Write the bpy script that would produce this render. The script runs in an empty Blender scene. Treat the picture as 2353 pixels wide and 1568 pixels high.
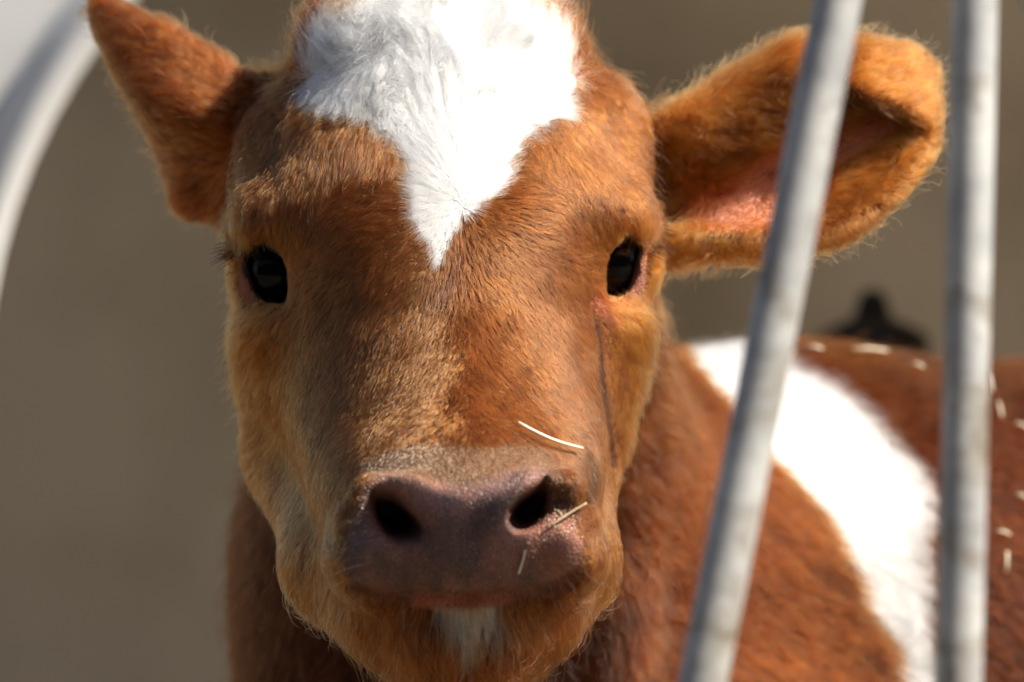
import bpy, bmesh, math, random
import numpy as np
from mathutils import Vector, Matrix
from mathutils.bvhtree import BVHTree

FUR = 1.0            # density factor of the coat
rng = np.random.default_rng(7)
random.seed(7)
S = bpy.context.scene
COL = S.collection

# ------------------------------------------------------------------ camera, sky, sun, exposure
CAM_Z = 0.80
LENS, SENSOR = 135.0, 36.0
cd = bpy.data.cameras.new('camera')
cam = bpy.data.objects.new('camera', cd)
COL.objects.link(cam)
cam.location = (0, 0, CAM_Z)
cam.rotation_euler = (math.radians(90), 0, 0)
cd.lens, cd.sensor_width = LENS, SENSOR
cd.clip_start, cd.clip_end = 0.05, 500
cd.dof.use_dof = True
cd.dof.focus_distance = 1.585
cd.dof.aperture_fstop = 6.0
cd.dof.aperture_blades = 9
S.camera = cam

to_sun = Vector((0.67, -0.25, 0.69)).normalized()
w = bpy.data.worlds.new('World')
S.world = w
w.use_nodes = True
nt = w.node_tree
bg = nt.nodes['Background']
sky = nt.nodes.new('ShaderNodeTexSky')
sky.sky_type = 'NISHITA'
sky.sun_disc = False
sky.sun_elevation = math.asin(to_sun.z)
sky.sun_rotation = math.atan2(to_sun.x, to_sun.y)
sky.air_density = 1.0
sky.dust_density = 1.0
nt.links.new(sky.outputs['Color'], bg.inputs['Color'])
bg.inputs['Strength'].default_value = 0.05
sd = bpy.data.lights.new('sun', 'SUN')
sd.energy = 5.0
sd.angle = math.radians(0.5)
sd.color = (1.0, 0.93, 0.83)
sun = bpy.data.objects.new('sun', sd)
COL.objects.link(sun)
sun.rotation_euler = to_sun.to_track_quat('Z', 'Y').to_euler()
sun.location = (2, -1, 4)

S.view_settings.view_transform = 'Standard'
S.view_settings.look = 'None'
S.view_settings.exposure = 1.05
S.view_settings.gamma = 1.0
S.view_settings.use_curve_mapping = False
S.render.engine = 'CYCLES'
S.cycles.use_denoising = True
S.cycles.max_bounces = 14
S.cycles.diffuse_bounces = 4
S.cycles.glossy_bounces = 6
S.cycles.transmission_bounces = 10
S.cycles.sample_clamp_indirect = 6.0
S.cycles.use_adaptive_sampling = True
S.cycles.adaptive_threshold = 0.008
try:
    S.cycles_curves.shape = 'RIBBONS'
except Exception:
    pass

# ------------------------------------------------------------------ units: picture plan of the photograph, 2353 x 1568
KPX = SENSOR / LENS / 2353.0            # metres per plan pixel at one metre
def world_at(px, py, Y):
    return np.array([(px - 1176.5) * KPX * Y, Y, CAM_Z - (py - 784.0) * KPX * Y])

# calf frame: centimetres, x right, y away, z up, origin between the eyes
HEAD = world_at(1020, 612, 1.65)
yaw, roll = math.radians(4.5), math.radians(-0.8)
RM = np.array((Matrix.Rotation(yaw, 3, 'Z') @ Matrix.Rotation(roll, 3, 'Y')), dtype=float)
def to_world(p):
    return HEAD + (np.asarray(p, float) * 0.01) @ RM.T
def to_local(pw):
    return ((np.asarray(pw, float) - HEAD) @ RM) * 100.0
def L(px, py, d):
    return to_local(world_at(px, py, 1.65 + 0.01 * d))
TURN = math.radians(27)
def wl(x, y, z):
    if x > .12:
        dx, dy = x - .12, y - 1.96
        t_ = TURN - math.atan2(.13, .60)
        x, y = .12 + dx * math.cos(t_) - dy * math.sin(t_), 1.96 + dx * math.sin(t_) + dy * math.cos(t_)
    return to_local(np.array([x, y, z], float))
def plan(p):
    q = to_world(p)
    return 1176.5 + q[..., 0] / (KPX * q[..., 1]), 784.0 - (q[..., 2] - CAM_Z) / (KPX * q[..., 1])

def poly_sd(px, py, poly):
    """signed distance to a polygon, negative inside"""
    poly = np.asarray(poly, float)
    d = np.full(px.shape, 1e9); ins = np.zeros(px.shape, bool)
    n = len(poly)
    for i in range(n):
        ax, ay = poly[i]; bx, by = poly[(i + 1) % n]
        ex, ey = bx - ax, by - ay
        t = np.clip(((px - ax) * ex + (py - ay) * ey) / (ex * ex + ey * ey + 1e-9), 0, 1)
        dd = (px - ax - t * ex) ** 2 + (py - ay - t * ey) ** 2
        d = np.minimum(d, dd)
        if ay != by:
            c = ((ay > py) != (by > py)) & (px < ex * (py - ay) / ey + ax)
            ins ^= c
    d = np.sqrt(d)
    return np.where(ins, -d, d)

def line_d(px, py, pts):
    d = np.full(px.shape, 1e9)
    for (ax, ay), (bx, by) in zip(pts[:-1], pts[1:]):
        ex, ey = bx - ax, by - ay
        t = np.clip(((px - ax) * ex + (py - ay) * ey) / (ex * ex + ey * ey + 1e-9), 0, 1)
        d = np.minimum(d, np.hypot(px - ax - t * ex, py - ay - t * ey))
    return d
def sstep(a, b, x):
    t = np.clip((x - a) / (b - a), 0, 1)
    return t * t * (3 - 2 * t)

def smooth_noise(p, scale, seed):
    """cheap value-like noise from sums of sines, about -1..1"""
    r = np.random.default_rng(seed)
    out = np.zeros(len(p))
    for k in range(6):
        f = r.normal(size=3); f *= (0.7 + 0.25 * k) * 2 * math.pi / (scale * np.linalg.norm(f))
        out += np.sin(p @ f + r.uniform(0, 6.28)) / 3.0
    return out

# ------------------------------------------------------------------ shapes known from the photograph (plan pixels)
EYE_R = [(1386,652),(1391,605),(1400,582),(1412,562),(1432,548),(1454,542),(1469,560),(1465,585),(1459,605),(1452,632),(1441,652),(1426,665),(1404,662)]
EYE_L = [(574,588),(583,571),(600,564),(620,566),(643,586),(655,612),(661,638),(663,660),(655,677),(637,682),(616,680),(597,664),(582,640),(575,615)]
NOS_L = [(868,1138),(883,1151),(920,1159),(953,1188),(970,1217),(961,1238),(912,1244),(882,1222),(866,1184)]
NOS_R = [(1245,1108),(1251,1151),(1251,1184),(1238,1202),(1212,1219),(1185,1225),(1164,1203),(1168,1176),(1193,1151),(1226,1128)]
MOUTH = [(790,1352),(850,1374),(930,1381),(1060,1384),(1170,1375),(1262,1366),(1335,1322)]
BLAZE = [(706,175),(712,218),(765,255),(840,268),(900,303),(932,362),(945,430),(950,500),(985,560),(1006,612),(1020,585),(1038,535),(1075,495),(1122,462),(1165,410),(1180,350),(1190,310),(1235,284),(1300,275),(1308,220),(1308,150),(1290,95),(1250,45),(1205,0),(1150,-60),(1000,-90),(880,-40),(830,15),(770,62),(735,115)]
PAD = [(866,1092),(940,1098),(1010,1112),(1062,1120),(1110,1106),(1160,1085),(1225,1070),(1258,1082),(1275,1130),(1325,1190),(1345,1250),(1335,1310),(1270,1360),(1160,1372),(900,1376),(805,1350),(785,1290),(795,1190),(830,1120)]
CHINW = [(1006,1392),(1090,1386),(1160,1384),(1140,1406),(1152,1424),(1116,1432),(1122,1468),(1100,1478),(1092,1510),(1072,1490),(1060,1498),(1052,1455),(1028,1440),(1040,1415),(1008,1412)]
BAND = [(1490,770),(1600,783),(1690,806),(1790,846),(1880,885),(1960,930),(2010,985),(2060,1040),(2110,1075),(2140,1150),(2142,1192),(2105,1222),(2120,1300),(2140,1450),(2150,1640),(2150,1800),(2110,1800),(2090,1640),(2030,1450),(1980,1390),(1940,1270),(1880,1170),(1830,1110),(1740,1040),(1670,940),(1600,880),(1540,820)]
TEAR = [(1362,684),(1371,735),(1380,800),(1382,860),(1390,920),(1396,970),(1404,1010),(1408,1060)]
FOLD = [(1342,1042),(1360,1080),(1362,1110),(1352,1140)]
WHORL = (1062.0, 470.0)

# ------------------------------------------------------------------ signed distance field of the calf
def axis(segs):
    out = [segs[0][0]]
    for a, b, h0, h1 in segs:
        x = a
        n = max(1, int(round((b - a) / (0.5 * (h0 + h1)))))
        t = np.linspace(0, 1, n + 1)[1:]
        if abs(h0 - h1) > 1e-6:
            r = h1 / h0; t = (r ** t - 1) / (r - 1)
        out += list(a + (b - a) * t)
    return np.array(out, np.float32)
HH = 0.2
XS = axis([(-21, -18, .6, HH), (-18, 20, HH, HH), (20, 30, HH, .9), (30, 92, .9, 1.2)])
YS = axis([(-19, 11, HH, HH), (11, 22, HH, .9), (22, 72, .9, 1.1)])
ZS = axis([(-87, -30, 1.1, .9), (-30, -19, .9, HH), (-19, 14.5, HH, HH), (14.5, 17, HH, .5)])
F = np.full((len(XS), len(YS), len(ZS)), 5.0, np.float32)

def win(lo, hi):
    sl = []
    for a, l, h in zip((XS, YS, ZS), lo, hi):
        i = max(0, int(np.searchsorted(a, l)) - 1); j = min(len(a), int(np.searchsorted(a, h)) + 1)
        sl.append(slice(i, j))
    return tuple(sl), np.meshgrid(XS[sl[0]], YS[sl[1]], ZS[sl[2]], indexing='ij', sparse=True)
def union(sl, d, k):
    a = F[sl]
    if k > 0:
        h = np.maximum(k - np.abs(a - d), 0) / k
        F[sl] = np.minimum(a, d) - h * h * k * 0.25
    else:
        F[sl] = np.minimum(a, d)
def cut(sl, d, k):
    a = F[sl]; b = -d
    h = np.maximum(k - np.abs(a - b), 0) / k
    F[sl] = np.maximum(a, b) + h * h * k * 0.25
def basis(rz=0, rx=0, ry=0):
    return np.array(Matrix.Rotation(math.radians(rz), 3, 'Z') @ Matrix.Rotation(math.radians(rx), 3, 'X') @ Matrix.Rotation(math.radians(ry), 3, 'Y'))
def ellipsoid(c, r, k, rot=None, sub=False):
    c = np.asarray(c, float); r = np.asarray(r, float)
    R = max(r) + k + 1.2
    sl, (X, Y, Z) = win(c - R, c + R)
    x, y, z = X - c[0], Y - c[1], Z - c[2]
    if rot is not None:
        x, y, z = (rot[0, 0]*x + rot[1, 0]*y + rot[2, 0]*z, rot[0, 1]*x + rot[1, 1]*y + rot[2, 1]*z, rot[0, 2]*x + rot[1, 2]*y + rot[2, 2]*z)
    k0 = np.sqrt((x / r[0])**2 + (y / r[1])**2 + (z / r[2])**2)
    k1 = np.sqrt((x / r[0]**2)**2 + (y / r[1]**2)**2 + (z / r[2]**2)**2) + 1e-6
    d = k0 * (k0 - 1) / k1
    (cut if sub else union)(sl, d.astype(np.float32), k)
def capsule(pts, rad, k, sub=False):
    pts = [np.asarray(p, float) for p in pts]
    for (a, b, ra, rb) in zip(pts[:-1], pts[1:], rad[:-1], rad[1:]):
        R = max(ra, rb) + k + 1.2
        sl, (X, Y, Z) = win(np.minimum(a, b) - R, np.maximum(a, b) + R)
        e = b - a
        t = np.clip(((X - a[0]) * e[0] + (Y - a[1]) * e[1] + (Z - a[2]) * e[2]) / (e @ e), 0, 1)
        d = np.sqrt((X - a[0] - t*e[0])**2 + (Y - a[1] - t*e[1])**2 + (Z - a[2] - t*e[2])**2) - (ra + t * (rb - ra))
        (cut if sub else union)(sl, d.astype(np.float32), k)

# --- skull, face and muzzle: slices  z, half width, front, centre, back, exponent
T = np.array([
 (14.0, 2.4, 4.4, 6.5, 9.0, 2.0),
 (12.8, 3.0, 2.4, 6.0, 10.0, 2.2),
 (11.0, 4.2, 0.3, 5.5, 10.5, 2.2),
 (9.5, 5.2, -1.0, 5.0, 10.5, 2.25),
 (8.0, 6.1, -2.1, 4.7, 10.5, 2.3),
 (6.0, 7.3, -3.2, 4.0, 10.0, 2.7),
 (4.0, 8.0, -4.4, 3.5, 9.5, 2.6),
 (2.0, 8.3, -5.6, 3.0, 9.0, 2.3),
 (0.0, 8.3, -6.6, 2.5, 8.5, 1.85),
 (-2.0, 8.2, -7.6, 2.0, 8.0, 1.65),
 (-4.0, 7.7, -9.3, 1.0, 7.5, 1.6),
 (-6.0, 7.25, -11.4, 0.0, 6.0, 1.65),
 (-7.5, 6.75, -13.3, -1.6, 4.0, 1.85),
 (-8.5, 6.4, -14.6, -2.8, 2.6, 2.0),
 (-9.6, 6.1, -15.35, -3.6, 1.5, 2.25),
 (-10.7, 5.7, -15.4, -4.5, 0.4, 2.4),
 (-12.0, 5.6, -14.9, -5.4, -1.0, 2.6),
 (-13.0, 5.0, -14.2, -7.0, -2.0, 2.6),
 (-13.9, 4.2, -12.8, -7.6, -3.0, 2.4),
 (-15.3, 3.3, -12.2, -8.5, -4.5, 2.3),
 (-16.6, 2.2, -11.3, -8.0, -5.0, 2.0),
 (-17.4, 0.8, -9.6, -7.6, -5.5, 2.0)])[::-1]
def smooth_cols(zq):
    out = []
    for c in range(1, 6):
        v = np.interp(zq, T[:, 0], T[:, c])
        out.append(v)
    return out
sl, (X, Y, Z) = win((-12, -18.5, -19), (12, 13, 15))
zf = ZS[sl[2]].astype(float)
zz = np.linspace(-20, 16, 400)
cols = []
ker = np.hanning(23); ker /= ker.sum()
for v in smooth_cols(zz):
    vp = np.pad(v, 11, mode='edge')
    cols.append(np.interp(zf, zz, np.convolve(vp, ker, 'valid')).astype(np.float32)[None, None, :])
wid, yf, yc, yb, nn = cols
rim = np.where((zf > -17.4) & (zf < 14.2), 0, 1)
dep = np.where(Y < yc, yc - yf, yb - yc)
g = ((np.abs(X) / wid) ** nn + (np.abs(Y - yc) / dep) ** nn) ** (1 / nn) - 1
g = g * np.minimum(wid, 6.0)
gz = np.maximum(ZS[sl[2]] - 14.0, -17.3 - ZS[sl[2]])[None, None, :]
g = np.maximum(g, gz)
gx, gy, gzz = np.gradient(g, XS[sl[0]], YS[sl[1]], ZS[sl[2]])
gn = np.sqrt(gx*gx + gy*gy + gzz*gzz)
F[sl] = np.minimum(F[sl], np.clip(g / np.clip(gn, 0.4, 3), -6, 5))
del g, gx, gy, gzz, gn

for s in (-1, 1):
    ellipsoid((s*5.15, 3.2, -3.3), (3.35, 4.8, 6.0), 2.0)                       # cheek
    capsule([(s*2.9, -8.5, -14.4), (s*4.8 - .25 * (s > 0), -4, -12.2), (s*5.8 - .5 * (s > 0), 2.5, -8.3)], (1.5, 1.95, 2.35), 1.6)   # lower jaw
    ellipsoid((s*6.5, -0.7, 2.3), (2.0, 2.2, 1.2), 1.8, basis(rz=s*-35, ry=s*14))   # brow
    ellipsoid((s*6.7, -0.4, -2.6), (1.5, 2.2, 1.1), 1.2, basis(rz=s*-40))     # below the eye
    ellipsoid((s*3.8, -11.6, -11.7), (1.9, 3.0, 1.7), 1.0)                   # lip pads
    capsule([(s*1.2, -14.7, -9.9), (s*2.5, -14.6, -9.2), (s*3.8, -13.7, -9.2), (s*4.4, -13.0, -10.2)], (.5, .6, .6, .55), 1.0)   # nostril wings
    capsule([(s*3.5, -14.4, -11.2), (s*4.5, -13.2, -10.2)], (.5, .5), 0.7)
    ellipsoid((s*3.1, -14.9, -9.4), (0.5, 1.3, 0.35), 0.9, basis(rz=s*-20), True)
    ellipsoid((s*3.4 + .2, 2.6, 9.2), (2.2, 2.6, 2.2), 2.0)                        # poll corners
ellipsoid((0.1, -16.3, -10.3), (0.5, 1.0, 1.8), 0.8, None, True)              # philtrum
ellipsoid((6.9, 3.8, 5.3), (1.7, 2.8, 2.5), 2.6)
ellipsoid((-6.6, 3.8, 4.8), (1.7, 2.6, 2.3), 2.4)
ellipsoid((0, -9.6, -15.0), (2.6, 3.2, 1.9), 1.2)                             # chin

# --- neck, trunk and legs (metres in the yard)
capsule([wl(-.022, 1.765, .82), wl(-.012, 1.86, .69), wl(.035, 1.93, .58)], (7.6, 11.4, 12.8), 1.0)
ellipsoid(wl(.13, 2.0, .652), (14.5, 11.5, 13.6), 5)
capsule([wl(-.01, 1.87, .695), wl(.06, 1.93, .684), wl(.15, 1.99, .672)], (9.0, 9.9, 10.2), 3)
capsule([wl(-.01, 1.88, .60), wl(.03, 1.90, .50)], (11.0, 10.0), 4)
capsule([wl(.10, 1.90, .56), wl(.13, 1.90, .48)], (9.5, 7.5), 4)
capsule([wl(.20, 2.01, .636), wl(.42, 2.05, .636), wl(.62, 2.09, .648)], (14.4, 15.0, 14.2), 5)
ellipsoid(wl(.70, 2.10, .66), (12, 12.0, 13), 5)
for yy, x0 in ((1.89, .07), (2.06, .15)):
    capsule([wl(x0 + .03, yy, .50), wl(x0 + .01, yy, .40), wl(x0, yy, .27), wl(x0 + .01, yy, .10), wl(x0, yy, .035)], (6.6, 4.2, 3.1, 2.3, 2.7), 1.6)
for yy, x0 in ((2.02, .70), (2.19, .64)):
    capsule([wl(x0, yy, .58), wl(x0 - .02, yy, .44), wl(x0 + .10, yy, .285), wl(x0 + .07, yy, .12), wl(x0 + .06, yy, .035)], (10.0, 6.5, 3.1, 2.4, 2.7), 1.8)
capsule([wl(.80, 2.11, .74), wl(.845, 2.115, .66), wl(.845, 2.11, .45), wl(.84, 2.11, .33)], (2.2, 1.7, 1.4, 2.2), 1.4)

# --- ears: a bent sheet of skin given by rows of points from one rim to the other
def catmull(P, n):
    P = np.asarray(P, float); m = len(P)
    t = np.linspace(0, m - 1, n); i = np.clip(t.astype(int), 0, m - 2); f = (t - i)[:, None]
    f = f.reshape((-1,) + (1,) * (P.ndim - 1))
    g_ = lambda j: P[np.clip(j, 0, m - 1)]
    p0, p1, p2, p3 = g_(i - 1), g_(i), g_(i + 1), g_(i + 2)
    return 0.5 * (2*p1 + (p2 - p0)*f + (2*p0 - 5*p1 + 4*p2 - p3)*f**2 + (3*p1 - p0 - 3*p2 + p3)*f**3)
EAR_RIGHT = [
 [(1440,330,8.0),(1445,350,8.2),(1450,400,8.8),(1450,440,9.0),(1450,480,8.8),(1445,520,8.2)],
 [(1520,262,5.4),(1530,285,5.6),(1545,350,6.6),(1550,430,7.4),(1550,500,7.0),(1545,560,5.6)],
 [(1600,224,5.8),(1608,250,4.8),(1610,320,5.2),(1604,420,6.4),(1600,500,6.6),(1590,566,4.6)],
 [(1705,164,5.2),(1715,190,4.3),(1712,280,4.7),(1706,390,5.9),(1702,480,5.7),(1690,572,4.2)],
 [(1842,112,4.8),(1850,112,3.4),(1850,240,4.3),(1842,370,5.3),(1836,480,4.9),(1820,584,3.7)],
 [(1975,188,1.6),(1965,98,3.0),(1985,215,5.3),(1980,340,4.9),(1968,450,4.4),(1940,556,3.7)],
 [(2085,232,1.9),(2085,104,3.4),(2095,238,4.9),(2085,325,4.5),(2068,405,4.2),(2048,486,3.8)],
 [(2152,268,3.2),(2148,142,4.0),(2160,235,4.7),(2160,290,4.4),(2148,345,4.2),(2132,388,3.9)]]
EAR_LEFT = [
 [(680,230,7.0),(660,280,6.6),(640,340,6.8),(610,420,7.4),(580,480,8.0)],
 [(640,184,5.4),(625,250,4.6),(590,340,4.8),(545,430,6.6),(520,500,8.0)],
 [(560,172,5.6),(560,235,4.4),(530,300,4.2),(500,400,6.8),(485,482,8.6)],
 [(470,130,6.2),(475,200,5.0),(448,270,4.2),(430,372,7.4),(422,476,9.4)],
 [(390,76,7.2),(385,150,6.0),(360,250,5.0),(362,335,8.0),(376,448,10.2)],
 [(312,48,8.2),(305,115,7.2),(312,205,6.4),(330,285,8.6),(346,352,10.4)],
 [(262,22,9.4),(250,68,8.8),(268,138,8.4),(286,198,9.4),(304,248,10.6)],
 [(236,2,10.2),(236,20,9.9),(241,60,9.6),(247,95,9.8),(256,130,10.2)]]
def ear_mesh(rows, nu=48, nv=40, right=False):
    rows = [[list(q) for q in r] for r in rows]
    for k, r in enumerate(rows):
        mx_, my_ = np.mean([q[0] for q in r]), np.mean([q[1] for q in r])
        for m_, q in enumerate(r):
            t_ = min(1.0, k / 3)
            if right:
                q[2] += t_ * (2.6 * (my_ - q[1]) / 230)          # leans back at the top
                if m_ in (0, 1, len(r) - 1): q[1] += t_ * (16 if q[1] < my_ else -26)
                q[0] -= 22 * max(0, (k - 4) / 3)
            else:
                t_ = t_ if k > 3 else .15 * t_
                if m_ >= 2: q[0] += t_ * (14 + 12 * (m_ - 2)); q[1] -= t_ * 10 * (m_ - 2)
    P = np.array([[L(*q) for q in r] for r in rows])
    P = catmull(P, nu)                                   # along the ear
    P = catmull(P.transpose(1, 0, 2), nv).transpose(1, 0, 2)
    v = P.reshape(-1, 3)
    f = [(i*nv + j, i*nv + j + 1, (i+1)*nv + j + 1, (i+1)*nv + j) for i in range(nu - 1) for j in range(nv - 1)]
    return P, v, f
EARS = {}
for name, rows, th in (('right', EAR_RIGHT, .17), ('left', EAR_LEFT, .26)):
    P, v, f = ear_mesh(rows, right=name == 'right')
    EARS[name] = P
    bvh = BVHTree.FromPolygons([Vector(q) for q in v], f)
    sl, (X, Y, Z) = win(v.min(0) - 1.2, v.max(0) + 1.2)
    shp = F[sl].shape
    d = np.full(shp, 5.0, np.float32)
    xs, ys, zs = XS[sl[0]], YS[sl[1]], ZS[sl[2]]
    # only look closer where a coarse sample of the sheet is near
    near = np.zeros(shp, bool)
    for q in v[::1]:
        i0, i1 = np.searchsorted(xs, (q[0] - .95, q[0] + .95)); j0, j1 = np.searchsorted(ys, (q[1] - .95, q[1] + .95)); k0, k1 = np.searchsorted(zs, (q[2] - .95, q[2] + .95))
        near[i0:i1, j0:j1, k0:k1] = True
    for i, j, k in np.argwhere(near):
        r = bvh.find_nearest((xs[i], ys[j], zs[k]))
        d[i, j, k] = r[3] - th
    union(sl, d, 0.7)

# --- eyes and nostrils and mouth
EYES = {'right': (L(1404, 604, 1.75), 1.82, EYE_R), 'left': (L(640, 624, 0.55), 1.82, EYE_L)}
PXCM = 53.5
for s_ in EYES:
    c_, r_, p_ = EYES[s_]
    m_ = np.mean(p_, 0)
    EYES[s_] = (c_, r_, [tuple(m_ + (np.array(q_) - m_) * (1.22, 1.40)) for q_ in p_])
lid_lines = {}
for s, (c, r, poly) in EYES.items():
    ellipsoid(c, (r + .22,) * 3, 0.8)
    # rim of the lids on the eyeball
    pts = []
    for px, py in catmull(np.array(poly + poly[:1], float), 40)[:-1]:
        o = L(px, py, -40.0); e = L(px, py, 10.0) - o; e /= np.linalg.norm(e)
        oc = o - c; b = oc @ e; R = r + .10
        disc = b*b - (oc @ oc - R*R)
        t = -b - math.sqrt(max(disc, 0))
        pts.append(o + e * t)
    lid_lines[s] = np.array(pts)
    sl, (X, Y, Z) = win(c - 3.4, c + 3.4)
    G = np.stack(np.broadcast_arrays(X, Y, Z), -1).astype(float)
    px, py = plan(G)
    d2 = poly_sd(px, py, poly) / PXCM
    loop = list(pts) + [pts[0]]
    capsule(loop, [.20] * len(loop), 0.35)
    upl = [c + (p - c) * 1.02 + np.array([(p[0] - c[0]) * .30, .12, .42 + .1 * (p[2] - c[2])]) for p in pts if p[2] > c[2] + .35]
    capsule(upl, [.16] * len(upl), 0.28)
    lol = [c + (p - c) * 1.02 + np.array([(p[0] - c[0]) * .2, .05, -.36]) for p in pts if p[2] < c[2] - .45]
    capsule(lol, [.13] * len(lol), 0.25)
    prism = np.maximum(d2 - 0.02, Y - c[1] - 0.6)
    cut(sl, prism.astype(np.float32), 0.12)
for nm_ in ('NOS_L', 'NOS_R'):
    p_ = globals()[nm_]; m_ = np.mean(p_, 0)
    globals()[nm_] = [tuple(m_ + (np.array(q_) - m_) * 1.17) for q_ in p_]
for poly, dx in ((NOS_L, -1), (NOS_R, 1)):
    c = L(sum(p[0] for p in poly) / len(poly), sum(p[1] for p in poly) / len(poly), -14)
    sl, (X, Y, Z) = win(c - 3.2, c + (3.2, 4.0, 3.2))
    G = np.stack(np.broadcast_arrays(X, Y, Z), -1).astype(float)
    deep = np.clip((Y + 15.0) / 3.5, 0, 1)
    px, py = plan(G)
    px = px - dx * deep * 14; py = py + deep * 14
    d2 = poly_sd(px, py, poly) / 58.0 + 0.35 * deep
    cut(sl, np.maximum(d2 * 0.9, Y + 11.2).astype(np.float32), 0.35)
mp = []
for px, py in catmull(np.array(MOUTH, float), 17):
    for d in np.arange(-19, 0, .1):
        q = L(px, py, d)
        i, j, k = np.searchsorted(XS, q[0]), np.searchsorted(YS, q[1]), np.searchsorted(ZS, q[2])
        if F[min(i, len(XS)-1), min(j, len(YS)-1), min(k, len(ZS)-1)] < 0.0:
            break
    mp.append(q)
capsule(mp, [.16] + [.38] * (len(mp) - 2) + [.16], 0.3, True)

# ------------------------------------------------------------------ the surface (naive surface nets on the uneven grid)
def surface_nets(F):
    ins = F < 0
    nx, ny, nz = F.shape
    cnt = np.zeros((nx-1, ny-1, nz-1), np.int8)
    for a in (0, 1):
        for b in (0, 1):
            for c in (0, 1):
                cnt += ins[a:nx-1+a, b:ny-1+b, c:nz-1+c]
    act = (cnt > 0) & (cnt < 8)
    idx = np.argwhere(act)
    ids = np.full(act.shape, -1, np.int32); ids[act] = np.arange(len(idx))
    i, j, k = idx.T
    acc = np.zeros((len(idx), 3)); num = np.zeros(len(idx))
    corner = {}
    for a in (0, 1):
        for b in (0, 1):
            for c in (0, 1):
                corner[a, b, c] = (F[i+a, j+b, k+c].astype(float), np.stack([XS[i+a], YS[j+b], ZS[k+c]], 1).astype(float))
    keys = list(corner)
    for m, p in enumerate(keys):
        for q in keys[m+1:]:
            if sum(abs(u - v) for u, v in zip(p, q)) != 1: continue
            fp, xp = corner[p]; fq, xq = corner[q]
            cr = (fp < 0) != (fq < 0)
            t = np.where(cr, fp / np.where(cr, fp - fq, 1), 0)[:, None]
            acc += np.where(cr[:, None], xp + t * (xq - xp), 0); num += cr
    V = acc / num[:, None]
    quads = []
    for ax in range(3):
        lo = [slice(1, -1)] * 3; hi = [slice(1, -1)] * 3
        lo[ax] = slice(0, -1); hi[ax] = slice(1, None)
        A, B = ins[tuple(lo)], ins[tuple(hi)]
        e = np.argwhere(A != B)
        flip = A[tuple(e.T)]
        o = e.copy()
        for d in range(3):
            if d != ax: o[:, d] += 1
        u, v = (ax + 1) % 3, (ax + 2) % 3
        def at(du, dv):
            q = o.copy(); q[:, u] -= du; q[:, v] -= dv
            return ids[tuple(q.T)]
        Q = np.stack([at(0, 0), at(1, 0), at(1, 1), at(0, 1)], 1)
        Q[~flip] = Q[~flip][:, ::-1]
        quads.append(Q)
    return V, np.concatenate(quads)
V, Q = surface_nets(F)

def sample(p, G=None):
    """trilinear value of the field at points"""
    G = F if G is None else G
    ii = []
    for a, x in zip((XS, YS, ZS), p.T):
        i = np.clip(np.searchsorted(a, x) - 1, 0, len(a) - 2)
        ii.append((i, np.clip((x - a[i]) / (a[i+1] - a[i]), 0, 1)))
    (i, u), (j, v), (k, q) = ii
    c = lambda a, b, d: G[i+a, j+b, k+d]
    return ((c(0,0,0)*(1-u) + c(1,0,0)*u)*(1-v) + (c(0,1,0)*(1-u) + c(1,1,0)*u)*v)*(1-q) + ((c(0,0,1)*(1-u) + c(1,0,1)*u)*(1-v) + (c(0,1,1)*(1-u) + c(1,1,1)*u)*v)*q
def normal_of(p, e=0.12):
    g = np.stack([sample(p + d) - sample(p - d) for d in np.eye(3) * e], 1) / (2 * e)
    return g, np.linalg.norm(g, axis=1) + 1e-6

# relax a little
def relax(V, Q, n, lam):
    for _ in range(n):
        s = np.zeros_like(V); c = np.zeros(len(V))
        for a in range(4):
            p, q = Q[:, a], Q[:, (a + 1) % 4]
            np.add.at(s, p, V[q]); np.add.at(c, p, 1)
            np.add.at(s, q, V[p]); np.add.at(c, q, 1)
        V = V + lam * (s / c[:, None] - V)
    return V
V = relax(V, Q, 2, 0.5)

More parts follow.
